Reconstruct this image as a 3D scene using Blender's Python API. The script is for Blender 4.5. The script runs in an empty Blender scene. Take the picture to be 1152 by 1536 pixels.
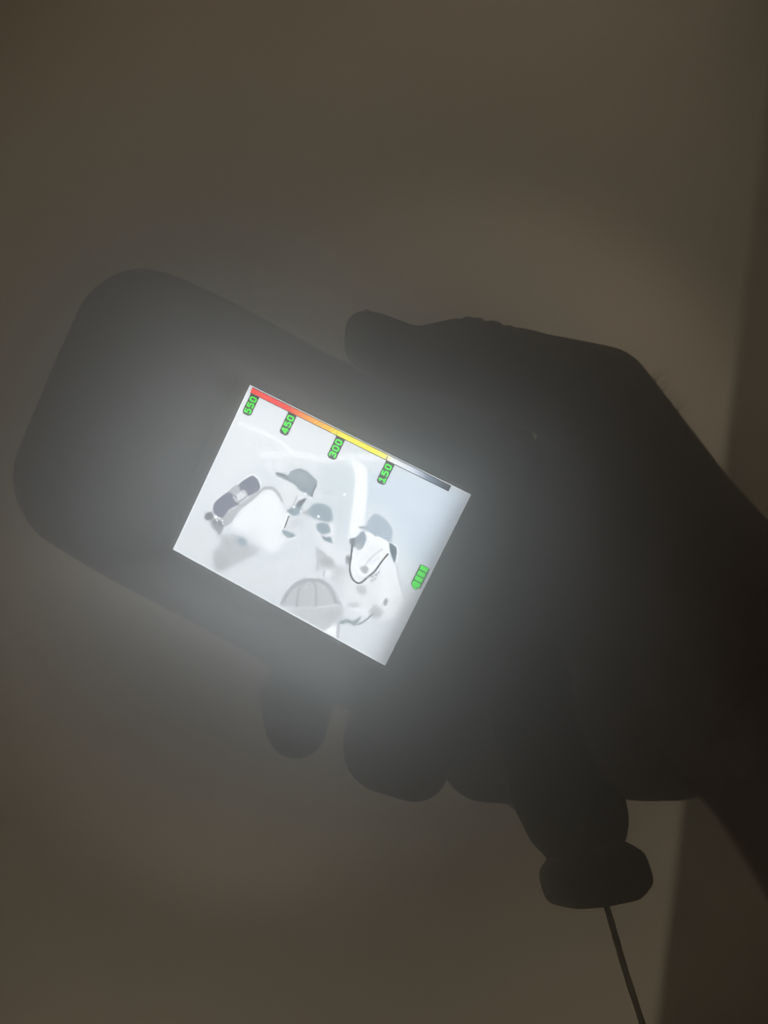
import bpy, bmesh, math, random
import numpy as np
from mathutils import Vector, Matrix

# ------------------------------------------------------------------ camera, light, exposure
scene = bpy.context.scene
COL = scene.collection
FPX, CX, CY = 1154.0, 576.0, 768.0            # focal length in pixels of the 1152x1536 frame
ROLL = math.radians(6.9)
CAM = Matrix.Translation((0, 0, 1.35)) @ Matrix.Rotation(math.pi / 2, 4, 'X') @ Matrix.Rotation(ROLL, 4, 'Z')
cam_data = bpy.data.cameras.new('camera')
cam_data.sensor_fit = 'VERTICAL'
cam_data.sensor_height = 36.0
cam_data.lens = 36.0 * FPX / 1536.0
cam_data.clip_start = 0.01
cam_data.dof.use_dof = True
cam_data.dof.focus_distance = 0.214
cam_data.dof.aperture_fstop = 5.6
cam = bpy.data.objects.new('camera', cam_data)
cam.matrix_world = CAM
COL.objects.link(cam)
scene.camera = cam

world = bpy.data.worlds.new('world')
scene.world = world
world.use_nodes = True
world.node_tree.nodes['Background'].inputs['Color'].default_value = (0.5, 0.45, 0.36, 1)
world.node_tree.nodes['Background'].inputs['Strength'].default_value = 0.0

WALL_Y = 1.5


def lamp(name, kind, loc, target, power, color, **kw):
    d = bpy.data.lights.new(name, kind)
    d.energy = power
    d.color = color
    for k, v in kw.items():
        setattr(d, k, v)
    o = bpy.data.objects.new(name, d)
    o.location = loc
    o.rotation_euler = (Vector(target) - Vector(loc)).to_track_quat('-Z', 'Y').to_euler()
    COL.objects.link(o)
    return o


# added out-of-view spots wash the far wall; weak added fill from behind the viewer
lamp('added_spot_high', 'SPOT', (0.10, 0.45, 2.45), (0.17, WALL_Y, 1.19), 84.0, (1.0, 0.86, 0.66),
     spot_size=math.radians(60), spot_blend=1.0, shadow_soft_size=0.06)
lamp('added_spot_low', 'SPOT', (-0.28, 0.50, 0.20), (-0.20, WALL_Y, 1.25), 98.0, (1.0, 0.87, 0.68),
     spot_size=math.radians(60), spot_blend=1.0, shadow_soft_size=0.06)
lamp('rear_fill', 'AREA', (-0.5, -1.3, 2.3), (0.0, 1.5, 1.2), 0.08, (1.0, 0.86, 0.68), size=0.8)

scene.view_settings.view_transform = 'Standard'
scene.view_settings.look = 'None'
scene.view_settings.exposure = 0.0
scene.view_settings.gamma = 1.0
scene.view_settings.use_curve_mapping = False
scene.cycles.volume_bounces = 4
scene.cycles.volume_step_rate = 0.7
scene.cycles.use_denoising = True
scene.cycles.denoising_prefilter = 'ACCURATE'
scene.cycles.use_adaptive_sampling = False

ROOM_HAZE = 0.09          # scattering per metre
PLUME = 84.0
PLUME_G = 0.15
PLUME_P = 1.75
PLUME_CENTRE = 0.30
SCREEN_GAIN = 4.0
VEIL = 0.225


# ------------------------------------------------------------------ helpers
def cam_point(px, py, depth_mm):
    """camera space point (metres) seen at a pixel at a depth."""
    d = depth_mm / 1000.0
    return Vector(((px - CX) / FPX * d, -(py - CY) / FPX * d, -d))


def at(px, py, depth_mm):
    return CAM @ cam_point(px, py, depth_mm)


def tag(o, label=None, cat=None, group=None, kind=None):
    if label: o['label'] = label
    if cat: o['category'] = cat
    if group: o['group'] = group
    if kind: o['kind'] = kind
    return o


def mesh_object(name, verts, faces, mats, parent=None, smooth=False, face_mats=None):
    me = bpy.data.meshes.new(name)
    me.from_pydata([tuple(v) for v in verts], [], faces)
    for m in (mats if isinstance(mats, (list, tuple)) else [mats]):
        me.materials.append(m)
    if face_mats is not None:
        me.polygons.foreach_set('material_index', face_mats)
    if smooth:
        me.polygons.foreach_set('use_smooth', [True] * len(me.polygons))
    me.update()
    o = bpy.data.objects.new(name, me)
    COL.objects.link(o)
    if parent: o.parent = parent
    return o


def bm_object(name, bm, mats, parent=None, smooth=False):
    bmesh.ops.recalc_face_normals(bm, faces=bm.faces)
    me = bpy.data.meshes.new(name)
    bm.to_mesh(me)
    bm.free()
    for m in (mats if isinstance(mats, (list, tuple)) else [mats]):
        me.materials.append(m)
    if smooth:
        me.polygons.foreach_set('use_smooth', [True] * len(me.polygons))
    o = bpy.data.objects.new(name, me)
    COL.objects.link(o)
    if parent: o.parent = parent
    return o


def loft(rings, cap=True):
    """closed rings of equal length -> verts, faces"""
    n = len(rings[0])
    V = [p for r in rings for p in r]
    F = []
    for i in range(len(rings) - 1):
        for j in range(n):
            a, b = i * n + j, i * n + (j + 1) % n
            F.append((a, b, b + n, a + n))
    if cap:
        F.append(tuple(range(n - 1, -1, -1)))
        F.append(tuple((len(rings) - 1) * n + j for j in range(n)))
    return V, F


def catmull(points, per):
    P = [Vector(p) for p in points]
    out = []
    for i in range(len(P) - 1):
        p0, p1, p2, p3 = P[max(i - 1, 0)], P[i], P[i + 1], P[min(i + 2, len(P) - 1)]
        for k in range(per):
            t = k / per
            out.append(0.5 * ((2 * p1) + (p2 - p0) * t + (2 * p0 - 5 * p1 + 4 * p2 - p3) * t * t
                              + (3 * p1 - p0 - 3 * p2 + p3) * t ** 3))
    out.append(P[-1])
    return out


def tube(points, radius, sides=12):
    rings = []
    for i, p in enumerate(points):
        a = points[max(i - 1, 0)]
        b = points[min(i + 1, len(points) - 1)]
        t = (b - a).normalized()
        u = t.cross(Vector((0.3, 1, 0.2))).normalized()
        v = t.cross(u)
        r = radius(i / (len(points) - 1)) if callable(radius) else radius
        rings.append([p + r * (math.cos(2 * math.pi * k / sides) * u + math.sin(2 * math.pi * k / sides) * v)
                      for k in range(sides)])
    return loft(rings)


def lin(c):
    c = np.asarray(c, float) / 255.0
    return np.where(c <= 0.04045, c / 12.92, ((c + 0.055) / 1.055) ** 2.4)


# ------------------------------------------------------------------ materials
def surface(name, base, rough, noise_scale=0.0, color_var=0.0, bump=0.0, bump_scale=None, detail=4.0):
    m = bpy.data.materials.new(name)
    m.use_nodes = True
    nt = m.node_tree
    b = nt.nodes['Principled BSDF']
    b.inputs['Base Color'].default_value = (*base, 1)
    b.inputs['Roughness'].default_value = rough
    tc = nt.nodes.new('ShaderNodeTexCoord')
    if color_var:
        n = nt.nodes.new('ShaderNodeTexNoise')
        n.inputs['Scale'].default_value = noise_scale
        n.inputs['Detail'].default_value = detail
        nt.links.new(tc.outputs['Object'], n.inputs['Vector'])
        r = nt.nodes.new('ShaderNodeValToRGB')
        r.color_ramp.elements[0].position = 0.3
        r.color_ramp.elements[1].position = 0.7
        r.color_ramp.elements[0].color = (*[c * (1 - color_var) for c in base], 1)
        r.color_ramp.elements[1].color = (*[min(1, c * (1 + color_var)) for c in base], 1)
        nt.links.new(n.outputs['Fac'], r.inputs['Fac'])
        nt.links.new(r.outputs['Color'], b.inputs['Base Color'])
    if bump:
        n2 = nt.nodes.new('ShaderNodeTexNoise')
        n2.inputs['Scale'].default_value = bump_scale or noise_scale
        n2.inputs['Detail'].default_value = 6.0
        nt.links.new(tc.outputs['Object'], n2.inputs['Vector'])
        bp = nt.nodes.new('ShaderNodeBump')
        bp.inputs['Strength'].default_value = bump
        bp.inputs['Distance'].default_value = 0.001
        nt.links.new(n2.outputs['Fac'], bp.inputs['Height'])
        nt.links.new(bp.outputs['Normal'], b.inputs['Normal'])
    return m


def emitter(name, srgb):
    m = bpy.data.materials.new(name)
    m.use_nodes = True
    nt = m.node_tree
    b = nt.nodes['Principled BSDF']
    c = np.maximum(lin(srgb) - VEIL, 0.004) * SCREEN_GAIN
    b.inputs['Base Color'].default_value = (*(lin(srgb) * 0.25), 1)
    b.inputs['Roughness'].default_value = 0.5
    b.inputs['Emission Color'].default_value = (*c, 1)
    b.inputs['Emission Strength'].default_value = 1.0
    return m


M_PLASTER = surface('painted_plaster', (0.62, 0.57, 0.48), 0.9, 1.6, 0.06, 0.25, 140.0)
M_SIDE = surface('side_wall_shade', (0.035, 0.031, 0.022), 0.9, 1.6, 0.06, 0.25, 140.0)  # the side wall's lack of light is put into this dark base colour
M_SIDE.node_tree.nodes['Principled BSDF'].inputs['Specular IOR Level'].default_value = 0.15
M_FLOOR = surface('worn_concrete', (0.22, 0.20, 0.17), 0.85, 3.0, 0.2, 0.3, 60.0)
M_SHELL = surface('dark_grey_plastic', (0.16, 0.16, 0.158), 0.62, 60.0, 0.1, 0.25, 900.0)
M_BEZEL = surface('bezel_grey_plastic', (0.24, 0.24, 0.235), 0.5, 60.0, 0.08, 0.2, 900.0)
M_RUBBER = surface('black_rubber', (0.022, 0.022, 0.022), 0.75, 80.0, 0.15, 0.3, 700.0)
M_CORD = surface('dark_woven_cord', (0.05, 0.048, 0.045), 0.9, 500.0, 0.3, 0.6, 900.0)
M_SKIN = surface('skin', (0.28, 0.22, 0.185), 0.55, 45.0, 0.12, 0.5, 420.0)
M_NAIL = surface('fingernail', (0.52, 0.36, 0.29), 0.3, 60.0, 0.05)
M_HAIR = surface('dark_hair', (0.03, 0.022, 0.016), 0.5)

# ------------------------------------------------------------------ the room
up = CAM.to_3x3().inverted() @ Vector((0, 0, 1))
corner = CAM @ (cam_point(1087, 690, 1.0) * (WALL_Y * 1000))
RIGHT_X = corner.x
LEFT_X, BACK_Y, CEIL = -1.6, -1.6, 2.75


def slab(name, lo, hi, mat):
    x0, y0, z0 = lo
    x1, y1, z1 = hi
    V = [(x0, y0, z0), (x1, y0, z0), (x1, y1, z0), (x0, y1, z0), (x0, y0, z1), (x1, y0, z1), (x1, y1, z1), (x0, y1, z1)]
    F = [(0, 3, 2, 1), (4, 5, 6, 7), (0, 1, 5, 4), (1, 2, 6, 5), (2, 3, 7, 6), (3, 0, 4, 7)]
    return tag(mesh_object(name, V, F, mat), kind='structure')


T = 0.1
o = slab('wall_back', (LEFT_X - T, WALL_Y, -T), (RIGHT_X + T, WALL_Y + T, CEIL + T), M_PLASTER)
o['label'] = 'pale plaster wall dimly lit behind the hand and camera'
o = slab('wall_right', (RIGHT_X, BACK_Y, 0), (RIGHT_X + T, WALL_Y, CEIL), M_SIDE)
o['label'] = 'shaded side wall along the right edge, meeting the pale wall in a corner'
slab('wall_left', (LEFT_X - T, BACK_Y, 0), (LEFT_X, WALL_Y, CEIL), M_PLASTER)
slab('wall_front', (LEFT_X - T, BACK_Y - T, -T), (RIGHT_X + T, BACK_Y, CEIL + T), M_PLASTER)
slab('floor', (LEFT_X, BACK_Y, -T), (RIGHT_X, WALL_Y, 0), M_FLOOR)
slab('ceiling', (LEFT_X, BACK_Y, CEIL), (RIGHT_X, WALL_Y, CEIL + T), M_PLASTER)

# ------------------------------------------------------------------ the thermal camera
# local frame: origin at the centre of the screen, x along the lines of writing, y towards the top end, z towards the viewer
SW, SH = 0.0540, 0.0720
ax = Vector((0.43983295, 0.89386908, 0.08686222)).normalized()
az = Vector((-0.18818, -0.00284, 0.98213)).normalized()
ay = az.cross(ax).normalized()
ax = ay.cross(az).normalized()
DEV_C = Matrix(((ax.x, ay.x, az.x, -0.01941982), (ax.y, ay.y, az.y, -0.00316135), (ax.z, ay.z, az.z, -0.22099), (0, 0, 0, 1)))
DEV_CI = DEV_C.inverted()
DEV = CAM @ DEV_C
DEVI = DEV.inverted()


def on_plane(px, py, z=0.0):
    """local point of the device where the sight line of a pixel meets its plane z"""
    o = DEV_CI @ Vector((0, 0, 0))
    d = (DEV_CI.to_3x3() @ Vector(((px - CX) / FPX, -(py - CY) / FPX, -1)))
    t = (z - o.z) / d.z
    return o + d * t


camera_root = bpy.data.objects.new('thermal_camera', None)
camera_root.empty_display_size = 0.05
camera_root.matrix_world = DEV
COL.objects.link(camera_root)
tag(camera_root, 'dark handheld thermal camera with a bright glowing screen, gripped in the hand', 'thermal camera')

# body outline: the free end as seen, the gripped end closed behind the hand
edge_px = [(740, 590), (660, 562), (590, 556), (520, 543), (400, 479), (340, 449), (300, 429), (255, 409), (215, 401), (177, 409), (146, 430),
           (124, 457), (104, 500), (84, 543), (56, 611), (33, 665), (24, 692), (22, 720), (30, 758), (54, 799), (84, 821), (144, 858),
           (200, 889), (258, 919), (312, 948), (354, 970), (392, 993), (513, 1062), (560, 1090)]
outline = [on_plane(x, y, -0.0080) for x, y in edge_px]
tail = [(600, 1112), (650, 1124), (700, 1110), (742, 1050), (785, 960), (815, 860), (825, 780), (815, 700), (790, 635)]
outline += [on_plane(x, y, -0.0080) for x, y in tail]
outline = catmull([*outline, outline[0]], 4)[:-1]
area = sum(a.x * b.y - b.x * a.y for a, b in zip(outline, outline[1:] + outline[:1]))
if area < 0: outline.reverse()


def inset(pts, d):
    n = len(pts)
    out = []
    for i in range(n):
        t = (pts[(i + 2) % n] - pts[(i - 2) % n])
        t.z = 0
        t.normalize()
        out.append(Vector((pts[i].x - t.y * d, pts[i].y + t.x * d, 0)))
    return out


rings = []
for d, z in [(0.016, -0.052), (0.012, -0.0515), (0.006, -0.048), (0.0025, -0.042), (0.0012, -0.034), (0.0, -0.018), (0.0, -0.010),
             (0.0006, -0.0070), (0.0020, -0.0045), (0.0042, -0.0030), (0.0066, -0.0022), (0.009, -0.0020)]:
    rings.append([Vector((p.x, p.y, z)) for p in inset(outline, d)])
V, F = loft(rings)
mesh_object('housing', V, F, M_SHELL, camera_root, smooth=True)


def rrect(hx, hy, r, n=5, cx=0, cy=0):
    out = []
    for qx, qy, a0 in ((1, 1, 0), (-1, 1, 90), (-1, -1, 180), (1, -1, 270)):
        for k in range(n + 1):
            a = math.radians(a0 + 90 * k / n)
            out.append((cx + qx * (hx - r) + r * math.cos(a), cy + qy * (hy - r) + r * math.sin(a)))
    return out


# bezel: a low frame round the screen, sloping in to the glass
ring_def = [(SW / 2 + 0.0050, SH / 2 + 0.0050, 0.006, -0.0024), (SW / 2 + 0.0048, SH / 2 + 0.0048, 0.006, -0.0002),
            (SW / 2 + 0.0040, SH / 2 + 0.0040, 0.0055, 0.0004), (SW / 2 + 0.0010, SH / 2 + 0.0010, 0.0012, 0.0004),
            (SW / 2 + 0.0001, SH / 2 + 0.0001, 0.0002, -0.0001), (SW / 2 + 0.0001, SH / 2 + 0.0001, 0.0002, -0.0024)]
V, F = loft([[Vector((x, y, z)) for x, y in rrect(hx, hy, r)] for hx, hy, r, z in ring_def], cap=False)
n = len(rrect(1, 1, 0.1))
F += [(5 * n + j, 5 * n + (j + 1) % n, (j + 1) % n, j) for j in range(n)]
mesh_object('screen_bezel', V, F, M_BEZEL, camera_root)


# ---- the thermal picture on the screen, drawn into an image made here
TW, TH = 648, 864
grid_x, grid_y = np.meshgrid(np.arange(TW) + 0.5, np.arange(TH) + 0.5)
img = np.full((TH, TW, 3), (211.0, 216.0, 219.0))


def tex(px, py):
    p = on_plane(px, py, 0.0)
    return ((p.x / SW + 0.5) * TW, (p.y / SH + 0.5) * TH)


def blur(m, s):
    r = max(1, int(s * 2.5))
    k = np.exp(-0.5 * (np.arange(-r, r + 1) / s) ** 2)
    k /= k.sum()
    m = np.apply_along_axis(lambda v: np.convolve(v, k, 'same'), 0, m)
    return np.apply_along_axis(lambda v: np.convolve(v, k, 'same'), 1, m)


def paint(mask, x0, y0, color, alpha):
    h, w = mask.shape
    c = np.asarray(color if hasattr(color, '__len__') else (color - 2, color + 1, color + 3), float)
    a = (mask * alpha)[..., None]
    img[y0:y0 + h, x0:x0 + w] = img[y0:y0 + h, x0:x0 + w] * (1 - a) + c * a


def window(pts, pad):
    xs, ys = [p[0] for p in pts], [p[1] for p in pts]
    x0, x1 = max(0, int(min(xs) - pad)), min(TW, int(max(xs) + pad) + 1)
    y0, y1 = max(0, int(min(ys) - pad)), min(TH, int(max(ys) + pad) + 1)
    return x0, x1, y0, y1


def poly(pts, color, soft=1.2, alpha=1.0, zoom=(0, 0, 1), rounded=True):
    q = [tex(zoom[0] + x / zoom[2], zoom[1] + y / zoom[2]) for x, y in pts]
    if rounded:
        q = [(v.x, v.y) for v in catmull([Vector((a, b, 0)) for a, b in [q[-1], *q, q[0], q[1]]], 4)][4:-4]
    x0, x1, y0, y1 = window(q, soft * 3 + 2)
    if x1 <= x0 or y1 <= y0: return
    gx, gy = grid_x[y0:y1, x0:x1], grid_y[y0:y1, x0:x1]
    inside = np.zeros(gx.shape, bool)
    for (ax_, ay_), (bx_, by_) in zip(q, q[1:] + q[:1]):
        if ay_ == by_: continue
        inside ^= ((ay_ > gy) != (by_ > gy)) & (gx < (bx_ - ax_) * (gy - ay_) / (by_ - ay_) + ax_)
    paint(blur(inside.astype(float), soft), x0, y0, color, alpha)


def stroke(pts, width, color, soft=1.0, alpha=1.0, zoom=(0, 0, 1)):
    k = TW / 284.0
    q = [tex(zoom[0] + x / zoom[2], zoom[1] + y / zoom[2]) for x, y in pts]
    if len(q) > 2: q = [(v.x, v.y) for v in catmull([Vector((a, b, 0)) for a, b in q], 5)]
    w = width / zoom[2] * k / 2
    x0, x1, y0, y1 = window(q, w + soft * 3 + 2)
    if x1 <= x0 or y1 <= y0: return
    gx, gy = grid_x[y0:y1, x0:x1], grid_y[y0:y1, x0:x1]
    d = np.full(gx.shape, 1e9)
    for (ax_, ay_), (bx_, by_) in zip(q, q[1:]):
        vx, vy = bx_ - ax_, by_ - ay_
        t = np.clip(((gx - ax_) * vx + (gy - ay_) * vy) / (vx * vx + vy * vy + 1e-9), 0, 1)
        d = np.minimum(d, np.hypot(gx - ax_ - t * vx, gy - ay_ - t * vy))
    paint(np.clip((w - d) / (soft * 1.6) + 0.5, 0, 1), x0, y0, color, alpha)


def dot(x, y, r, color, zoom, soft=1.0):
    stroke([(x - 0.5, y), (x + 0.5, y)], 2 * r, color, soft, 1.0, zoom)


A, B, D = (250, 560, 2.4), (290, 680, 6.063), (400, 740, 5.236)
# room in the thermal picture: walls, pipes and a pale post
poly([(270, 120), (620, 220), (560, 330), (330, 330), (120, 520), (200, 250)], 220, 26, 0.7, A)
poly([(700, 350), (1080, 440), (960, 690), (860, 650), (800, 500), (715, 470)], (199, 208, 217), 24, 0.8, A)
poly([(560, 330), (670, 350), (672, 470), (650, 600), (600, 520), (560, 440)], (202, 209, 213), 9, 0.8, A)
poly([(40, 620), (140, 520), (180, 700), (150, 690)], 214, 10, 0.8, A)
stroke([(260, 180), (330, 205), (400, 240), (450, 280)], 14, 228, 4, 0.9, A)
stroke([(340, 295), (450, 290), (560, 305), (680, 300), (800, 310)], 26, 227, 7, 0.8, A)
stroke([(410, 300), (405, 340), (420, 380)], 16, 224, 5, 0.7, A)
stroke([(370, 320), (375, 350)], 14, 224, 5, 0.6, A)
poly([(660, 310), (720, 345), (718, 470), (700, 560), (658, 600), (655, 580), (672, 450), (678, 360)], 232, 4, 1.0, A)
poly([(760, 390), (1010, 470), (960, 520), (760, 440)], (204, 212, 220), 12, 0.7, A)
poly([(340, 680), (520, 640), (540, 720), (440, 760), (380, 800), (180, 700)], 216, 14, 0.6, A)
for x, y in ((641, 435), (709, 459), (446, 281), (640, 437)): dot(x, y, 4, 242, A)
dot(822, 497, 3, 195, A)
# left figure: helmet, air tank on the back, bent forward
poly([(250, 740), (380, 760), (520, 830), (590, 900), (400, 1000), (250, 1070), (190, 1000), (185, 880), (250, 830)], 188, 9, 0.95, B)
poly([(190, 960), (300, 1000), (240, 1080), (195, 1040)], 182, 9, 0.7, B)
poly([(400, 560), (500, 430), (640, 350), (740, 350), (800, 440), (830, 560), (820, 690), (830, 800), (780, 870), (700, 890),
      (620, 830), (500, 740), (340, 660)], 229, 7, 1.0, B)
poly([(520, 660), (590, 700), (560, 770), (500, 740)], 212, 12, 0.6, B)
poly([(690, 470), (760, 500), (740, 560), (690, 540)], 237, 12, 0.7, B)
poly([(260, 580), (400, 480), (600, 335), (620, 350), (500, 460), (420, 520), (340, 640), (315, 665), (270, 640)], 184, 3, 1.0, B)
stroke([(600, 335), (690, 312), (755, 345), (810, 430)], 30, 182, 4, 0.9, B)
stroke([(395, 290), (520, 197), (570, 207), (610, 260), (606, 330)], 14, 234, 3, 0.8, B)
stroke([(180, 500), (205, 425), (310, 335), (400, 275)], 14, 232, 3, 0.7, B)
poly([(410, 285), (520, 208), (560, 215), (597, 260), (600, 330), (500, 390), (480, 350), (455, 335), (425, 345)], (146, 149, 157), 1.6, 1.0, B)
poly([(180, 485), (210, 430), (300, 360), (345, 345), (385, 372), (400, 430), (420, 460), (330, 510), (260, 588), (190, 550)], (148, 151, 159), 1.8, 1.0, B)
poly([(318, 345), (380, 285), (408, 292), (428, 345), (375, 385), (345, 362)], 186, 2.5, 1.0, B)
stroke([(370, 398), (412, 442), (484, 388), (452, 342)], 24, 192, 2, 1.0, B)
stroke([(395, 450), (470, 400)], 8, 160, 2, 0.8, B)
poly([(100, 580), (125, 540), (170, 538), (185, 590), (130, 612)], 150, 3, 1.0, B)
poly([(165, 590), (250, 600), (285, 640), (240, 750), (215, 720), (165, 660)], 166, 4, 1.0, B)
for x, y, r in ((205, 578, 14), (238, 592, 10), (266, 612, 9), (215, 610, 8), (325, 655, 8), (270, 640, 8), (538, 655, 10)): dot(x, y, r, 238, B, 2)
for x, y, r in ((240, 640, 16), (195, 625, 14), (262, 655, 10)): dot(x, y, r, 148, B, 3)
poly([(380, 795), (430, 755), (482, 790), (485, 838), (435, 842), (400, 815)], (168, 177, 183), 5, 1.0, B)
stroke([(350, 735), (400, 770)], 20, 186, 4, 0.8, B)
poly([(830, 250), (930, 300), (1010, 370), (1040, 400), (940, 440), (870, 500), (830, 430), (790, 330)], 219, 6, 0.9, B)
poly([(748, 183), (768, 172), (830, 185), (860, 200), (890, 165), (940, 143), (985, 143), (1040, 170), (1090, 215), (1125, 250),
      (1115, 300), (1090, 340), (1080, 402), (1060, 388), (1010, 360), (960, 332), (920, 282), (850, 248), (790, 222), (762, 205)], (158, 165, 170), 2, 1.0, B)
poly([(860, 205), (960, 150), (1080, 220), (1040, 280), (930, 250)], (168, 174, 179), 7, 0.8, B)
stroke([(1118, 290), (1090, 345), (1076, 395)], 16, 140, 2.5, 0.9, B)
stroke([(752, 182), (840, 205)], 8, 136, 2, 0.8, B)
for x, y in ((790, 232), (1022, 368), (1070, 405)): dot(x, y, 10, 238, B, 3)
poly([(930, 470), (1025, 408), (1000, 460), (965, 545), (925, 572), (880, 552), (858, 522), (900, 480)], (160, 170, 176), 2.5, 1.0, B)
poly([(945, 445), (1026, 408), (985, 470), (955, 492)], 142, 2, 1.0, B)
stroke([(858, 520), (900, 530)], 14, 142, 2, 0.8, B)
stroke([(945, 390), (920, 440), (900, 490)], 14, 185, 3, 0.8, B)
dot(915, 486, 13, 242, B, 1.5); dot(975, 525, 8, 238, B, 2)
stroke([(858, 565), (818, 690)], 36, 236, 3, 0.9, B)
stroke([(868, 572), (830, 676)], 12, 96, 1.2, 1.0, B)
poly([(812, 690), (880, 718), (932, 745), (900, 766), (850, 762), (812, 724)], (158, 168, 174), 2.5, 1.0, B)
stroke([(820, 760), (860, 790), (935, 760)], 14, 236, 4, 0.8, B)
poly([(890, 610), (990, 600), (1000, 645), (900, 680), (870, 650)], 200, 7, 0.8, B)
# middle figure, further off
poly([(270, 150), (330, 130), (350, 190), (300, 168)], 184, 4, 0.9, D)
poly([(380, 220), (520, 225), (520, 400), (640, 480), (560, 570), (440, 450), (390, 350)], 222, 6, 0.9, D)
poly([(330, 130), (360, 90), (410, 75), (500, 110), (515, 180), (522, 212), (470, 228), (410, 210), (350, 182)], (161, 171, 177), 4, 1.0, D)
dot(407, 183, 10, 248, D, 1.5)
poly([(388, 250), (420, 230), (480, 240), (495, 270), (502, 303), (450, 322), (405, 302)], (160, 170, 176), 3, 1.0, D)
stroke([(512, 260), (515, 330)], 10, 236, 3, 0.8, D)
poly([(432, 332), (470, 348), (500, 340), (517, 392), (490, 382), (450, 368)], (148, 158, 163), 2.5, 1.0, D)
poly([(390, 430), (450, 480), (520, 520), (560, 570), (620, 580), (630, 640), (540, 695), (440, 620), (395, 600)], 196, 7, 0.9, D)
poly([(460, 490), (515, 520), (520, 575), (440, 562), (415, 530)], 178, 5, 0.9, D)
stroke([(395, 430), (405, 520), (395, 600)], 14, 184, 5, 0.7, D)
stroke([(415, 455), (455, 478)], 14, 176, 3, 0.9, D)
poly([(425, 610), (480, 600), (520, 640), (490, 668), (450, 640), (430, 650)], 228, 5, 0.9, D)
stroke([(455, 610), (445, 640)], 12, 168, 3, 0.8, D)
poly([(620, 500), (650, 490), (660, 530), (630, 560)], 152, 3, 0.9, D)
poly([(590, 600), (640, 610), (640, 820), (560, 760), (540, 700)], 208, 9, 0.8, D)
# right figure: helmet, mask and breathing hose
poly([(960, 500), (1020, 560), (1060, 720), (1085, 820), (1050, 920), (980, 990), (900, 990), (860, 950), (870, 800), (890, 600)], 226, 6, 0.95, D)
stroke([(1018, 560), (1050, 700), (1075, 790)], 16, 196, 6, 0.7, D)
poly([(660, 650), (880, 620), (880, 800), (830, 960), (700, 960), (600, 860), (620, 700)], 219, 10, 0.9, D)
poly([(770, 300), (960, 385), (975, 470), (930, 540), (820, 640), (700, 640), (668, 560), (690, 440), (740, 440), (780, 370)], 231, 4, 1.0, D)
poly([(800, 420), (900, 400), (880, 470), (780, 560), (740, 540)], 222, 8, 0.7, D)
stroke([(905, 440), (840, 490), (780, 555)], 16, 200, 4, 0.8, D)
stroke([(880, 500), (830, 545)], 12, 206, 4, 0.7, D)
poly([(728, 262), (772, 265), (800, 210), (845, 163), (872, 163), (940, 210), (985, 280), (982, 360), (960, 385), (880, 342), (850, 347),
      (820, 312), (770, 290), (745, 280)], (176, 185, 193), 3, 1.0, D)
stroke([(730, 265), (770, 268)], 10, 160, 2, 0.9, D)
stroke([(780, 312), (830, 328), (845, 345), (880, 350), (950, 392), (965, 470)], 14, 240, 3, 0.9, D)
stroke([(650, 350), (700, 330), (745, 292)], 10, 240, 3, 0.8, D)
poly([(652, 362), (700, 346), (745, 300), (770, 308), (782, 360), (750, 430), (720, 442), (705, 415), (680, 425), (660, 402)], (160, 167, 174), 2.5, 1.0, D)
poly([(655, 362), (690, 355), (690, 415), (662, 402)], 142, 3, 0.9, D)
poly([(695, 400), (745, 395), (735, 440), (700, 430)], 182, 4, 0.8, D)
stroke([(690, 440), (680, 520), (672, 590), (690, 650), (720, 680)], 14, 238, 3, 0.7, D)
stroke([(672, 410), (662, 500), (652, 580), (660, 640), (680, 680), (715, 705), (750, 695), (800, 652), (850, 610), (900, 540), (952, 478)], 14, 108, 1.3, 1.0, D)
poly([(962, 393), (990, 400), (1022, 440), (1006, 545), (985, 502), (970, 460)], (136, 143, 148), 2, 1.0, D)
stroke([(992, 394), (1032, 432), (1020, 540)], 8, 240, 2, 0.9, D)
poly([(738, 580), (780, 570), (802, 602), (772, 632), (740, 606)], 178, 3, 1.0, D)
for x, y, r in ((830, 650, 12), (860, 640, 10), (825, 685, 9), (850, 670, 8), (880, 620, 8), (790, 660, 10)): dot(x, y, r, 178, D, 3)
poly([(700, 740), (760, 722), (785, 780), (740, 802)], 188, 5, 0.9, D)
poly([(640, 870), (700, 850), (730, 880), (660, 912)], 196, 6, 0.9, D)
poly([(805, 900), (860, 880), (915, 920), (900, 965), (850, 988), (810, 945)], 188, 6, 0.9, D)
poly([(915, 860), (940, 822), (952, 850), (930, 885)], 164, 3, 0.9, D)
stroke([(940, 810), (1040, 750)], 12, 234, 4, 0.7, D)
# near figure: round helmet seen from behind
poly([(230, 900), (400, 880), (560, 870), (600, 890), (600, 950), (560, 990), (450, 1082), (300, 1000), (190, 930)], 197, 7, 0.95, D)
poly([(470, 930), (560, 910), (600, 960), (520, 1000), (450, 970)], 184, 9, 0.7, D)
stroke([(410, 900), (400, 960)], 12, 186, 5, 0.8, D)
poly([(115, 872), (130, 820), (170, 760), (230, 700), (310, 670), (380, 665), (460, 690), (520, 740), (555, 800), (575, 862), (520, 872),
      (400, 890), (250, 897), (150, 882)], 193, 4, 1.0, D)
stroke([(122, 866), (170, 775), (260, 700), (350, 678), (440, 695), (505, 760), (540, 850)], 30, 176, 5, 0.85, D)
stroke([(238, 890), (243, 800), (268, 725), (315, 685)], 18, 177, 4, 0.85, D)
stroke([(388, 885), (394, 790), (378, 720), (345, 685)], 20, 178, 4, 0.85, D)
stroke([(545, 855), (580, 862)], 14, 168, 4, 0.7, D)
stroke([(240, 902), (400, 895), (540, 875)], 8, 212, 4, 0.7, D)
stroke([(320, 660), (360, 655), (390, 662)], 14, 226, 4, 0.8, D)
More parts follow.
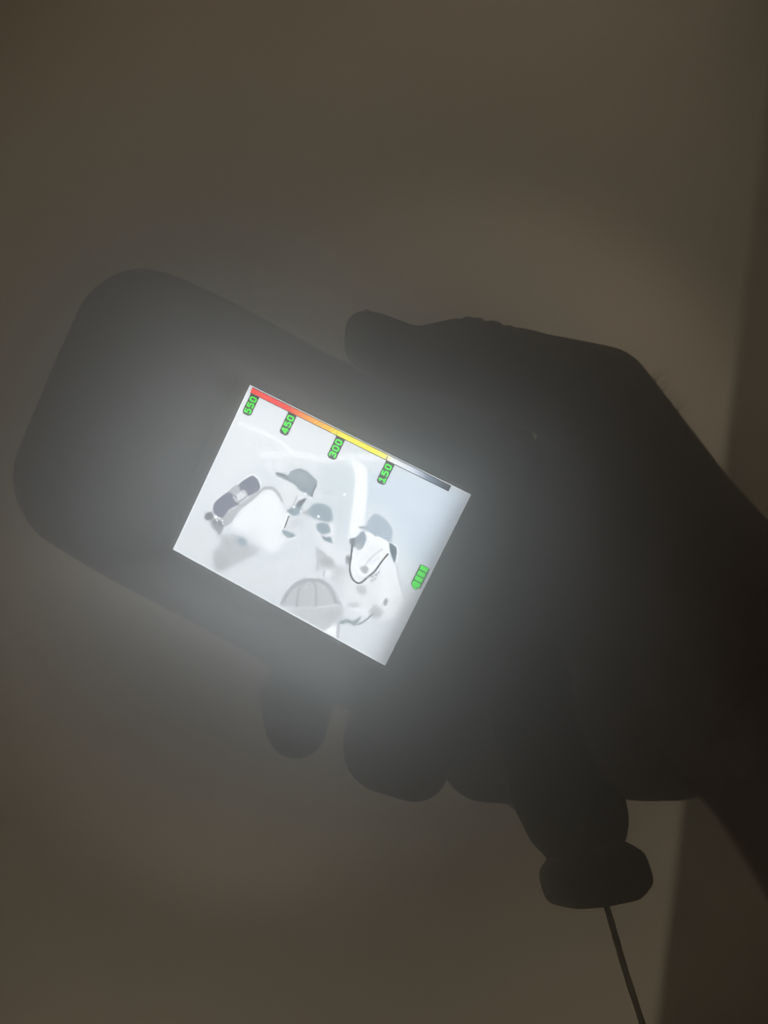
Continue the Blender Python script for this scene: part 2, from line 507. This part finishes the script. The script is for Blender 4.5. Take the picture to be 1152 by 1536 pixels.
poly([(560, 1012), (630, 985), (680, 1000), (742, 965), (730, 992), (692, 1042), (640, 1016), (592, 1030)], (162, 169, 173), 3, 1.0, D)
stroke([(720, 1030), (775, 998), (832, 950)], 14, 166, 2, 1.0, D)
stroke([(565, 1030), (555, 1130)], 24, 192, 4, 0.9, D)
poly([(450, 1082), (540, 1030), (548, 1135), (500, 1110)], 238, 3, 1.0, D, rounded=False)
stroke([(650, 900), (760, 920), (820, 890)], 14, 232, 5, 0.7, D)
# pixel lattice of the panel and its pale rim
lattice = 1.0 + 0.018 * np.sign(np.sin(grid_x * math.pi / 2.0)) * np.sign(np.sin(grid_y * math.pi / 2.0))
img = np.clip(img * lattice[..., None], 0, 255)
edge = np.minimum(np.minimum(grid_x, TW - grid_x), np.minimum(grid_y, TH - grid_y))
rim = np.clip((5.0 - edge) / 2.0, 0, 1)[..., None]
img = img * (1 - rim) + np.array((226.0, 231.0, 233.0)) * rim
emit = np.maximum(lin(img) - VEIL, 0.004) * SCREEN_GAIN
picture = bpy.data.images.new('thermal_picture', TW, TH, float_buffer=True, alpha=False)
picture.colorspace_settings.name = 'Linear Rec.709'
picture.pixels.foreach_set(np.dstack([emit, np.ones((TH, TW))]).astype(np.float32).ravel())
picture.update()
picture.pack()

M_SCREEN = bpy.data.materials.new('lit_screen')
M_SCREEN.use_nodes = True
nt = M_SCREEN.node_tree
b = nt.nodes['Principled BSDF']
b.inputs['Roughness'].default_value = 0.5
b.inputs['Emission Strength'].default_value = 1.0
ti = nt.nodes.new('ShaderNodeTexImage')
ti.image = picture
ti.extension = 'EXTEND'
nt.links.new(ti.outputs['Color'], b.inputs['Emission Color'])
dim = nt.nodes.new('ShaderNodeVectorMath'); dim.operation = 'SCALE'
dim.inputs['Scale'].default_value = 0.25 / SCREEN_GAIN
nt.links.new(ti.outputs['Color'], dim.inputs[0])
nt.links.new(dim.outputs['Vector'], b.inputs['Base Color'])

hx, hy, th = SW / 2, SH / 2, 0.0018
V = [(-hx, -hy, -th), (hx, -hy, -th), (hx, hy, -th), (-hx, hy, -th), (-hx, -hy, 0), (hx, -hy, 0), (hx, hy, 0), (-hx, hy, 0)]
F = [(4, 5, 6, 7), (0, 3, 2, 1), (0, 1, 5, 4), (1, 2, 6, 5), (2, 3, 7, 6), (3, 0, 4, 7)]
screen = mesh_object('screen', V, F, [M_SCREEN, M_BEZEL], camera_root, face_mats=[0, 1, 1, 1, 1, 1])
uv = screen.data.uv_layers.new(name='uv')
for k, c in enumerate(((0, 0), (1, 0), (1, 1), (0, 1))): uv.data[k].uv = c
screen['label'] = 'bright screen showing helmeted figures in grey thermal tones'


# ---- graphics shown on the screen: colour scale, figures, battery
def plate(name, pts, z0, z1, mats, parent, extra=None):
    """a thin plate from an outline, plus prisms of other materials"""
    V, F, MI = [], [], []
    for poly_pts, a, b, mi in [(pts, z0, z1, 0)] + (extra or []):
        s = sum(p[0] * q[1] - q[0] * p[1] for p, q in zip(poly_pts, poly_pts[1:] + poly_pts[:1]))
        pp = poly_pts if s > 0 else poly_pts[::-1]
        n, k = len(pp), len(V)
        V += [(x, y, a) for x, y in pp] + [(x, y, b) for x, y in pp]
        F.append(tuple(k + n + j for j in range(n))); MI.append(mi)
        for j in range(n):
            F.append((k + j, k + (j + 1) % n, k + n + (j + 1) % n, k + n + j)); MI.append(mi)
    return mesh_object(name, V, F, mats, parent, face_mats=MI)


def seg(p, q, w):
    d = Vector((q[0] - p[0], q[1] - p[1]))
    L = d.length or 1e-9
    d /= L
    nrm = Vector((-d.y, d.x)) * w / 2
    p = Vector(p) - d * w * 0.32
    q = Vector(q) + d * w * 0.32
    return [tuple(p + nrm), tuple(p - nrm), tuple(q - nrm), tuple(q + nrm)]


GLYPH = {
    '5': [[(0.86, 1), (0.12, 1), (0.10, 0.58), (0.62, 0.60), (0.86, 0.50), (0.88, 0.14), (0.66, 0), (0.22, 0), (0.05, 0.12)]],
    '0': [[(0.26, 0), (0.08, 0.2), (0.08, 0.8), (0.26, 1), (0.72, 1), (0.90, 0.8), (0.90, 0.2), (0.72, 0), (0.26, 0)]],
    '4': [[(0.70, 0), (0.70, 1), (0.56, 1), (0.06, 0.34), (0.06, 0.26), (0.98, 0.26)]],
    '3': [[(0.06, 0.90), (0.24, 1), (0.70, 1), (0.86, 0.86), (0.84, 0.62), (0.66, 0.52), (0.36, 0.52)],
          [(0.66, 0.52), (0.88, 0.42), (0.88, 0.14), (0.70, 0), (0.22, 0), (0.04, 0.12)]],
    '1': [[(0.10, 0.78), (0.50, 1), (0.52, 0)], [(0.06, 0), (0.96, 0)]],
}
M_LABEL = emitter('label_grey', (86, 92, 94))
M_GREEN = emitter('figure_green', (125, 250, 60))
M_GREEN_D = emitter('battery_outline_green', (60, 120, 52))
M_TICK = emitter('tick_grey', (70, 66, 58))

# colour scale along the right edge of the writing frame
b0, b1 = on_plane(379.0, 580.5), on_plane(676.4, 730.2)
c0, c1 = on_plane(375.6, 587.6), on_plane(672.6, 737.2)
bar_x1, bar_x0 = (b0.x + b1.x) / 2, (c0.x + c1.x) / 2
bar_y1, bar_y0 = (b0.y + c0.y) / 2, (b1.y + c1.y) / 2
M_BAR = bpy.data.materials.new('scale_gradient')
M_BAR.use_nodes = True
nt = M_BAR.node_tree
b = nt.nodes['Principled BSDF']
b.inputs['Roughness'].default_value = 0.5
tc = nt.nodes.new('ShaderNodeTexCoord')
sp = nt.nodes.new('ShaderNodeSeparateXYZ')
mr = nt.nodes.new('ShaderNodeMapRange')
mr.inputs['From Min'].default_value = bar_y1
mr.inputs['From Max'].default_value = bar_y0
rp = nt.nodes.new('ShaderNodeValToRGB')
stops = [(0.0, (240, 72, 56)), (0.175, (246, 96, 66)), (0.20, (246, 128, 58)), (0.30, (250, 176, 52)), (0.41, (252, 204, 40)), (0.44, (254, 236, 50)),
         (0.62, (253, 240, 60)), (0.68, (250, 240, 150)), (0.72, (238, 240, 238)), (0.82, (214, 222, 230)), (0.90, (150, 158, 168)), (1.0, (92, 95, 100))]
el = rp.color_ramp.elements
while len(el) < len(stops): el.new(0.5)
for k, (p, c) in enumerate(stops):
    el[k].position = p
    el[k].color = (*np.maximum(lin(c) - VEIL * 0.9, 0.004), 1)
b.inputs['Emission Strength'].default_value = SCREEN_GAIN
nt.links.new(tc.outputs['Object'], sp.inputs['Vector'])
nt.links.new(sp.outputs['Y'], mr.inputs['Value'])
nt.links.new(mr.outputs['Result'], rp.inputs['Fac'])
nt.links.new(rp.outputs['Color'], b.inputs['Emission Color'])
dim = nt.nodes.new('ShaderNodeVectorMath'); dim.operation = 'SCALE'
dim.inputs['Scale'].default_value = 0.25
nt.links.new(rp.outputs['Color'], dim.inputs[0])
nt.links.new(dim.outputs['Vector'], b.inputs['Base Color'])


def rect(x0, x1, y0, y1):
    return [(x0, y0), (x1, y0), (x1, y1), (x0, y1)]


LW = 0.00016
ticks = [on_plane(*p).y for p in ((433.8, 613.8), (505.6, 649.6), (579.8, 688.0))]
extra = [(rect(bar_x0 - LW, bar_x0 + LW * 0.3, bar_y0, bar_y1), 0.0, 0.00009, 1), (rect(bar_x1 - LW * 0.3, bar_x1 + LW, bar_y0, bar_y1), 0.0, 0.00009, 1)]
extra += [(rect(bar_x0, bar_x0 + (bar_x1 - bar_x0) * 0.75, y - LW * 0.7, y + LW * 0.7), 0.0, 0.00010, 1) for y in ticks]
o = plate('color_scale', rect(bar_x0, bar_x1, bar_y0, bar_y1), 0.0, 0.00006, [M_BAR, M_TICK], screen, extra)
o['label'] = 'temperature scale bar running from red through yellow to grey'

for text, corners in (('550', ((377.6, 589), (390, 594.6), (375.4, 625.6), (362.2, 618.6))),
                      ('450', ((432.7, 617.3), (446, 623.5), (430.6, 654.8), (418, 648.5))),
                      ('300', ((504.6, 653.8), (518.5, 660), (502.5, 691), (489.6, 685))),
                      ('150', ((579.8, 690.6), (593, 696.6), (576, 729), (563.4, 722)))):
    q = [on_plane(*c) for c in corners]
    xs, ys = sorted(p.x for p in q), sorted(p.y for p in q)
    x0, x1, y0, y1 = (xs[0] + xs[1]) / 2, bar_x0 - LW, (ys[0] + ys[1]) / 2, (ys[2] + ys[3]) / 2
    ch = 0.0006
    box = [(x0, y0 + ch), (x0 + ch, y0), (x1, y0), (x1, y1), (x0 + ch, y1), (x0, y1 - ch)]
    w, h = x1 - x0, y1 - y0
    gh = h * 0.60
    gw = w * 0.205
    extra = []
    for k, chx in enumerate(text):
        ox = x0 + w * 0.105 + k * w * 0.292
        oy = y0 + (h - gh) / 2
        for line in GLYPH[chx]:
            pts = [(ox + a * gw, oy + b * gh) for a, b in line]
            for p, q2 in zip(pts, pts[1:]): extra.append((seg(p, q2, gw * 0.27), 0.00006, 0.00012, 1))
    o = plate('temperature_label', box, 0.0, 0.00006, [M_LABEL, M_GREEN], screen, extra)
    o['label'] = 'green figures ' + text + ' on a dark grey tab'

q = [on_plane(*c) for c in ((630.4, 845.6), (645.4, 853), (628.4, 887.4), (614.4, 879.5))]
x0 = sum(sorted(p.x for p in q)[:2]) / 2
x1 = sum(sorted(p.x for p in q)[2:]) / 2
y0 = sum(sorted(p.y for p in q)[:2]) / 2
y1 = sum(sorted(p.y for p in q)[2:]) / 2
w, h = x1 - x0, y1 - y0
nub = w * 0.09
extra = []
xb = x0 + nub
cw = (x1 - xb) / 4
for k in range(4):
    g = cw * 0.11
    extra.append((rect(xb + k * cw + g, xb + (k + 1) * cw - g, y0 + h * 0.12, y1 - h * 0.12), 0.00006, 0.00010, 1))
extra.append((rect(x0 + w * 0.015, xb, y0 + h * 0.30, y1 - h * 0.30), 0.00006, 0.00010, 1))
ch = h * 0.10
shape = [(xb, y0 + ch), (xb + ch, y0), (x1 - ch, y0), (x1, y0 + ch), (x1, y1 - ch), (x1 - ch, y1), (xb + ch, y1), (xb, y1 - ch),
         (xb, y1 - h * 0.25), (x0, y1 - h * 0.25), (x0, y0 + h * 0.25), (xb, y0 + h * 0.25)]
o = plate('battery_icon', shape, 0.0, 0.00006, [M_GREEN_D, M_GREEN], screen, extra)
o['label'] = 'green battery symbol with four full bars'


# ---- grip below the body, ending in a flared cap
def superellipse_ring(c, u, v, ru, rv, e=2.6, n=32):
    out = []
    for k in range(n):
        a = 2 * math.pi * k / n
        ca, sa = math.cos(a), math.sin(a)
        out.append(c + u * ru * math.copysign(abs(ca) ** (2 / e), ca) + v * rv * math.copysign(abs(sa) ** (2 / e), sa))
    return out


def px_loft(rows, thick, per=4):
    """rows: left pixel, right pixel, depth. Sections as wide as seen and 'thick' times as deep, in the device's frame."""
    prm = []
    for (lx, ly), (rx, ry), d, t in rows:
        a, b = DEVI @ at(lx, ly, d), DEVI @ at(rx, ry, d)
        prm.append((a, b, t))
    A_, B_ = catmull([p[0] for p in prm], per), catmull([p[1] for p in prm], per)
    T_ = catmull([Vector((p[2], 0, 0)) for p in prm], per)
    eye = DEV_CI @ Vector((0, 0, 0))
    rings = []
    for a, b, t in zip(A_, B_, T_):
        u = b - a
        ru = u.length / 2
        u.normalize()
        view = (eye - (a + b) / 2).normalized()
        v = (view - u * view.dot(u)).normalized()
        rings.append(superellipse_ring((a + b) / 2, u, v, ru, t.x))
    return loft(rings)


grip = [((690, 930), (800, 850), 226, 0.013), ((715, 1010), (845, 960), 220, 0.0145), ((738, 1090), (885, 1060), 213, 0.0150),
        ((760, 1165), (918, 1140), 208, 0.0145), ((771, 1206), (932, 1195), 206, 0.0140), ((785, 1236), (938, 1226), 205, 0.0135),
        ((799, 1262), (936, 1252), 205, 0.0130), ((819, 1285), (934, 1264), 205, 0.0122), ((828, 1300), (934, 1282), 205, 0.0118)]
V, F = px_loft(grip, 1)
mesh_object('handle', V, F, M_RUBBER, camera_root, smooth=True)
cap_rows = [((821, 1288), (936, 1263), 205, 0.0122), ((815, 1297), (950, 1271), 205, 0.0140), ((810, 1307), (962, 1281), 205, 0.0150),
            ((811, 1318), (968, 1297), 205, 0.0155), ((814, 1329), (973, 1318), 205, 0.0155), ((818, 1341), (971, 1330), 205, 0.0150),
            ((824, 1351), (959, 1345), 205, 0.0138), ((834, 1357), (950, 1351), 205, 0.0120), ((852, 1361), (930, 1356), 205, 0.0090),
            ((868, 1364), (908, 1361), 205, 0.004)]
V, F = px_loft(cap_rows, 1, 3)
o = mesh_object('end_cap', V, F, M_RUBBER, camera_root, smooth=True)
ring_c = DEVI @ at(905, 1354, 205)

# ------------------------------------------------------------------ lanyard
pts = catmull([at(906, 1352, 205), at(911, 1363, 205), at(924, 1408, 206), at(938, 1456, 207), at(964, 1537, 208), at(1000, 1650, 209)], 8)
o_pt = pts[0]
V, F = tube([p - o_pt for p in pts], lambda t: 0.00088 + 0.00005 * math.sin(t * 300), 12)
cord = mesh_object('lanyard_cord', V, F, M_CORD, None, smooth=True)
cord.location = o_pt
tag(cord, 'thin dark lanyard cord hanging from the end cap of the camera grip', 'cord')


# ------------------------------------------------------------------ the hand
def S(px, py, d, rpx):
    return (at(px, py, d), rpx * d / FPX / 1000.0)


hand_bm = bmesh.new()


def hull(*spheres):
    b = bmesh.new()
    for c, r in spheres:
        bmesh.ops.create_icosphere(b, subdivisions=3, radius=r, matrix=Matrix.Translation(c))
    res = bmesh.ops.convex_hull(b, input=b.verts)
    junk = [g for g in res['geom_interior'] if isinstance(g, bmesh.types.BMVert)] + \
           [g for g in res['geom_unused'] if isinstance(g, bmesh.types.BMVert)]
    bmesh.ops.delete(b, geom=list(set(junk)), context='VERTS')
    me = bpy.data.meshes.new('tmp')
    b.to_mesh(me)
    b.free()
    hand_bm.from_mesh(me)
    bpy.data.meshes.remove(me)


def chain(*s):
    for a, b in zip(s, s[1:]): hull(a, b)


# thumb along the top edge
T_TIP2, T_TIP, T_MID = S(544, 494, 203, 27.5), S(562, 516, 203, 47), S(622, 545, 203, 52)
T_IP, T_PH, T_MCP, T_CMC = S(703, 545, 201, 70), S(800, 572, 198, 72), S(896, 600, 194, 81), S(985, 770, 188, 112)
hull(T_TIP2, T_TIP)
chain(T_TIP, T_MID, T_IP, T_PH, T_MCP, T_CMC)
# finger chains, wrapping the far side; the ends show below the body
I_MCP, I_PIP, I_DIP, I_MID, I_TIP = S(775, 790, 246, 56), S(600, 925, 266, 48), S(470, 1018, 256, 50), S(446, 1042, 242, 57), S(445, 1090, 226, 47)
M_MCP, M_PIP, M_DIP, M_MID, M_TIP = S(815, 895, 250, 56), S(640, 1010, 268, 50), S(572, 1100, 254, 56), S(578, 1122, 242, 64), S(622, 1149, 228, 52)
R_MCP, R_PIP, R_DIP, R_TIP = S(855, 1000, 246, 54), S(735, 1085, 264, 48), S(724, 1138, 250, 62), S(768, 1150, 234, 53)
P_MCP, P_PIP, P_TIP = S(890, 1085, 236, 50), S(830, 1140, 252, 46), S(787, 1182, 244, 36)
chain(I_MCP, I_PIP, I_DIP, I_MID, I_TIP)
chain(M_MCP, M_PIP, M_DIP, M_MID, M_TIP)
chain(R_MCP, R_PIP, R_DIP, R_TIP)
chain(P_MCP, P_PIP, P_TIP)
# palm: carpals at the wrist, metacarpals fanning to the knuckles
C1, C2, HEEL, HEEL2 = S(1000, 800, 188, 118), S(1030, 985, 182, 128), S(1000, 1085, 196, 110), S(950, 1090, 208, 106)
HEEL3 = S(1032, 1070, 190, 116)
hull(C1, I_MCP, M_MCP, C2)
hull(C2, M_MCP, R_MCP, P_MCP)
hull(C2, R_MCP, P_MCP, HEEL, HEEL2)
hull(C2, HEEL, HEEL3)
hull(T_CMC, C1, I_MCP, S(870, 690, 215, 70))
hull(T_MCP, T_CMC, S(870, 690, 215, 70))
hull(T_CMC, C1, C2)
# wrist and forearm coming towards the viewer
W1, W2 = S(1048, 872, 180, 132), S(1090, 1045, 168, 130)
F1, F2 = S(1196, 1030, 158, 146), S(1205, 1135, 146, 158)
G1, G2 = S(1400, 1250, 128, 190), S(1400, 1370, 118, 200)
hull(C1, C2, W1, W2)
hull(W1, W2, F1, F2)
hull(F1, F2, G1, G2)

me = bpy.data.meshes.new('person')
hand_bm.to_mesh(me)
hand_bm.free()
tmp = bpy.data.objects.new('tmp_hand', me)
COL.objects.link(tmp)
rm = tmp.modifiers.new('remesh', 'REMESH')
rm.mode = 'VOXEL'
rm.voxel_size = 0.0011
sm = tmp.modifiers.new('smooth', 'CORRECTIVE_SMOOTH') if False else tmp.modifiers.new('smooth', 'SMOOTH')
sm.factor = 0.5
sm.iterations = 6
dg = bpy.context.evaluated_depsgraph_get()
body = bpy.data.meshes.new_from_object(tmp.evaluated_get(dg))
bpy.data.objects.remove(tmp)
bpy.data.meshes.remove(me)
# skin creases across the back of the thumb joint
co = np.empty(len(body.vertices) * 3, np.float32)
body.vertices.foreach_get('co', co)
co = co.reshape(-1, 3).astype(float)
no = np.empty(len(body.vertices) * 3, np.float32)
body.vertices.foreach_get('normal', no)
no = no.reshape(-1, 3)
axis = np.array((T_MCP[0] - T_IP[0]).normalized())
ipc = np.array(T_IP[0])
s_along = (co - ipc) @ axis
rad = np.linalg.norm(co - ipc - s_along[:, None] * axis, axis=1)
upv = np.array(CAM.to_3x3() @ Vector((0, 1, 0)))
back = np.clip((no @ upv) * 1.6, 0, 1) * (rad < 0.017)
for s0, depth, wid in ((-0.0052, 0.0007, 0.0007), (-0.0016, 0.0006, 0.0008), (0.0012, 0.0010, 0.0008), (0.0062, 0.0009, 0.0008), (0.0090, 0.0005, 0.0008)):
    co -= no * (depth * np.exp(-((s_along - s0) / wid) ** 2) * back)[:, None]
origin = np.array(W1[0])
body.vertices.foreach_set('co', (co - origin).astype(np.float32).ravel())
body.polygons.foreach_set('use_smooth', [True] * len(body.polygons))
body.materials.clear()
body.materials.append(M_SKIN)
body.name = 'person'
body.update()
person = bpy.data.objects.new('person', body)
person.location = origin
COL.objects.link(person)
tag(person, 'bare right hand and forearm in dark silhouette, gripping the thermal camera', 'person')

# thumb nail
nail_c = at(579, 478, 203)
n_ax = (T_MID[0] - T_TIP[0]).normalized()
n_up = (CAM.to_3x3() @ Vector((-0.435, 0.9, 0.12))).normalized()
n_up = (n_up - n_ax * n_up.dot(n_ax)).normalized()
n_sd = n_ax.cross(n_up)
V, F = [], []
NL, NA = 8, 8
for layer in (0.0, -0.0007):
    for i in range(NL + 1):
        t = i / NL
        half = 0.62 * (1 - 0.55 * max(0, (0.25 - t) / 0.25) ** 2 - 0.25 * max(0, (t - 0.8) / 0.2) ** 2)
        for k in range(NA + 1):
            a = half * (2 * k / NA - 1)
            r = 0.0080 + layer
            V.append(nail_c - Vector(origin) + n_ax * (t - 0.5) * 0.0115 + n_sd * math.sin(a) * r + n_up * ((math.cos(a) - 1) * r + layer + 0.0002))
row, lay = NA + 1, (NL + 1) * (NA + 1)
for i in range(NL):
    for k in range(NA):
        a = i * row + k
        F.append((a, a + 1, a + row + 1, a + row))
        F.append((lay + a, lay + a + row, lay + a + row + 1, lay + a + 1))
rimv = [k for k in range(row)] + [i * row + NA for i in range(1, NL + 1)] + [NL * row + k for k in range(NA - 1, -1, -1)] + [i * row for i in range(NL - 1, 0, -1)]
for p, q in zip(rimv, rimv[1:] + rimv[:1]): F.append((q, p, lay + p, lay + q))
mesh_object('fingernail', V, F, M_NAIL, person, smooth=True)

# fine hairs standing off the wrist
random.seed(4)
hv, hf = [], []
for k in range(46):
    t = random.random()
    if t < 0.45: bx, by = 975 + 40 * random.random(), 0
    else: bx, by = 1005 + 90 * random.random(), 0
    by = np.interp(bx, [963, 981, 1007, 1039, 1075, 1102], [555, 581, 616, 661, 705, 737]) + 7
    d = 184 + 6 * random.random()
    L = 16 + 22 * random.random()
    a = math.radians(-95 + 40 * random.random())
    p0 = at(bx, by, d)
    p1 = at(bx + L * 0.5 * math.cos(a), by + L * 0.5 * math.sin(a), d - 1)
    p2 = at(bx + L * math.cos(a + 0.35), by + L * math.sin(a + 0.35), d - 1.5)
    v, f = tube([p - Vector(origin) for p in catmull([p0, p1, p2], 3)], lambda s: 0.00008 * (1.1 - s), 4)
    kk = len(hv)
    hv += v
    hf += [tuple(i + kk for i in ff) for ff in f]
hair = mesh_object('arm_hair', hv, hf, M_HAIR, person)
hair['kind'] = 'stuff'

# ------------------------------------------------------------------ smoke
def volume_material(name, color, g):
    m = bpy.data.materials.new(name)
    m.use_nodes = True
    nt = m.node_tree
    nt.nodes.remove(nt.nodes['Principled BSDF'])
    v = nt.nodes.new('ShaderNodeVolumeScatter')
    v.inputs['Color'].default_value = (*color, 1)
    v.inputs['Anisotropy'].default_value = g
    nt.links.new(v.outputs['Volume'], nt.nodes['Material Output'].inputs['Volume'])
    return m, nt, v


m, nt, v = volume_material('thin_haze', (0.95, 0.94, 0.92), 0.3)
v.inputs['Density'].default_value = ROOM_HAZE
e_ = 0.004
x0, x1, y0_, y1_, z0, z1 = LEFT_X + e_, RIGHT_X - e_, BACK_Y + e_, WALL_Y - e_, e_, CEIL - e_
V = [(x0, y0_, z0), (x1, y0_, z0), (x1, y1_, z0), (x0, y1_, z0), (x0, y0_, z1), (x1, y0_, z1), (x1, y1_, z1), (x0, y1_, z1)]
F = [(0, 3, 2, 1), (4, 5, 6, 7), (0, 1, 5, 4), (1, 2, 6, 5), (2, 3, 7, 6), (3, 0, 4, 7)]
haze = mesh_object('haze', V, F, m)
tag(haze, 'thin smoke haze filling the dim room', 'haze', kind='stuff')

m, nt, v = volume_material('glow_smoke', (0.96, 0.96, 0.95), PLUME_G)  # local dense smoke, added to build up the glow around the screen
tc = nt.nodes.new('ShaderNodeTexCoord')
ln = nt.nodes.new('ShaderNodeVectorMath'); ln.operation = 'LENGTH'
nt.links.new(tc.outputs['Object'], ln.inputs[0])
mr = nt.nodes.new('ShaderNodeMapRange')
mr.interpolation_type = 'LINEAR'
mr.inputs['From Min'].default_value = 1.0
mr.inputs['From Max'].default_value = 0.0
nt.links.new(ln.outputs['Value'], mr.inputs['Value'])
nz = nt.nodes.new('ShaderNodeTexNoise')
nz.inputs['Scale'].default_value = 1.3
nz.inputs['Detail'].default_value = 1.0
nt.links.new(tc.outputs['Object'], nz.inputs['Vector'])
mr2 = nt.nodes.new('ShaderNodeMapRange')
mr2.inputs['From Min'].default_value = 0.25
mr2.inputs['From Max'].default_value = 0.75
mr2.inputs['To Min'].default_value = 0.75 * PLUME
mr2.inputs['To Max'].default_value = 1.25 * PLUME
nt.links.new(nz.outputs['Fac'], mr2.inputs['Value'])
mu = nt.nodes.new('ShaderNodeMath'); mu.operation = 'MULTIPLY'
pw = nt.nodes.new('ShaderNodeMath'); pw.operation = 'POWER'
pw.inputs[1].default_value = PLUME_P
nt.links.new(mr.outputs['Result'], pw.inputs[0])
nt.links.new(pw.outputs['Value'], mu.inputs[0])
nt.links.new(mr2.outputs['Result'], mu.inputs[1])
# density shaped for the glow: thinned before the screen, thickest around it
t2 = nt.nodes.new('ShaderNodeTexCoord'); t2.object = camera_root
sx = nt.nodes.new('ShaderNodeSeparateXYZ')
nt.links.new(t2.outputs['Object'], sx.inputs['Vector'])


def op(kind, a, b=None):
    m_ = nt.nodes.new('ShaderNodeMath'); m_.operation = kind
    for k_, q_ in enumerate((a, b)):
        if q_ is None: continue
        if isinstance(q_, (int, float)): m_.inputs[k_].default_value = q_
        else: nt.links.new(q_, m_.inputs[k_])
    return m_.outputs['Value']


dx = op('SUBTRACT', op('ABSOLUTE', sx.outputs['X']), SW / 2)
dy = op('SUBTRACT', op('ABSOLUTE', sx.outputs['Y']), SH / 2)
hole = nt.nodes.new('ShaderNodeMapRange')
hole.interpolation_type = 'SMOOTHSTEP'
hole.inputs['From Min'].default_value = -0.002
hole.inputs['From Max'].default_value = 0.007
hole.inputs['To Min'].default_value = PLUME_CENTRE
hole.inputs['To Max'].default_value = 1.0
nt.links.new(op('MAXIMUM', dx, dy), hole.inputs['Value'])
back_ = nt.nodes.new('ShaderNodeMapRange')      # thinned behind the camera body so the wall stays bright
back_.interpolation_type = 'SMOOTHSTEP'
back_.inputs['From Min'].default_value = -0.040
back_.inputs['From Max'].default_value = 0.002
back_.inputs['To Min'].default_value = 0.10
back_.inputs['To Max'].default_value = 1.0
nt.links.new(sx.outputs['Z'], back_.inputs['Value'])
nt.links.new(op('MULTIPLY', op('MULTIPLY', mu.outputs['Value'], hole.outputs['Result']), back_.outputs['Result']), v.inputs['Density'])
b = bmesh.new()
bmesh.ops.create_icosphere(b, subdivisions=3, radius=1.0)
plume = bm_object('smoke', b, m)
plume.location = at(445, 825, 200)
plume.rotation_euler = DEV.to_euler()
plume.scale = (0.200, 0.180, 0.090)
tag(plume, 'thicker smoke shaped to glow around the lit screen', 'smoke', kind='stuff')
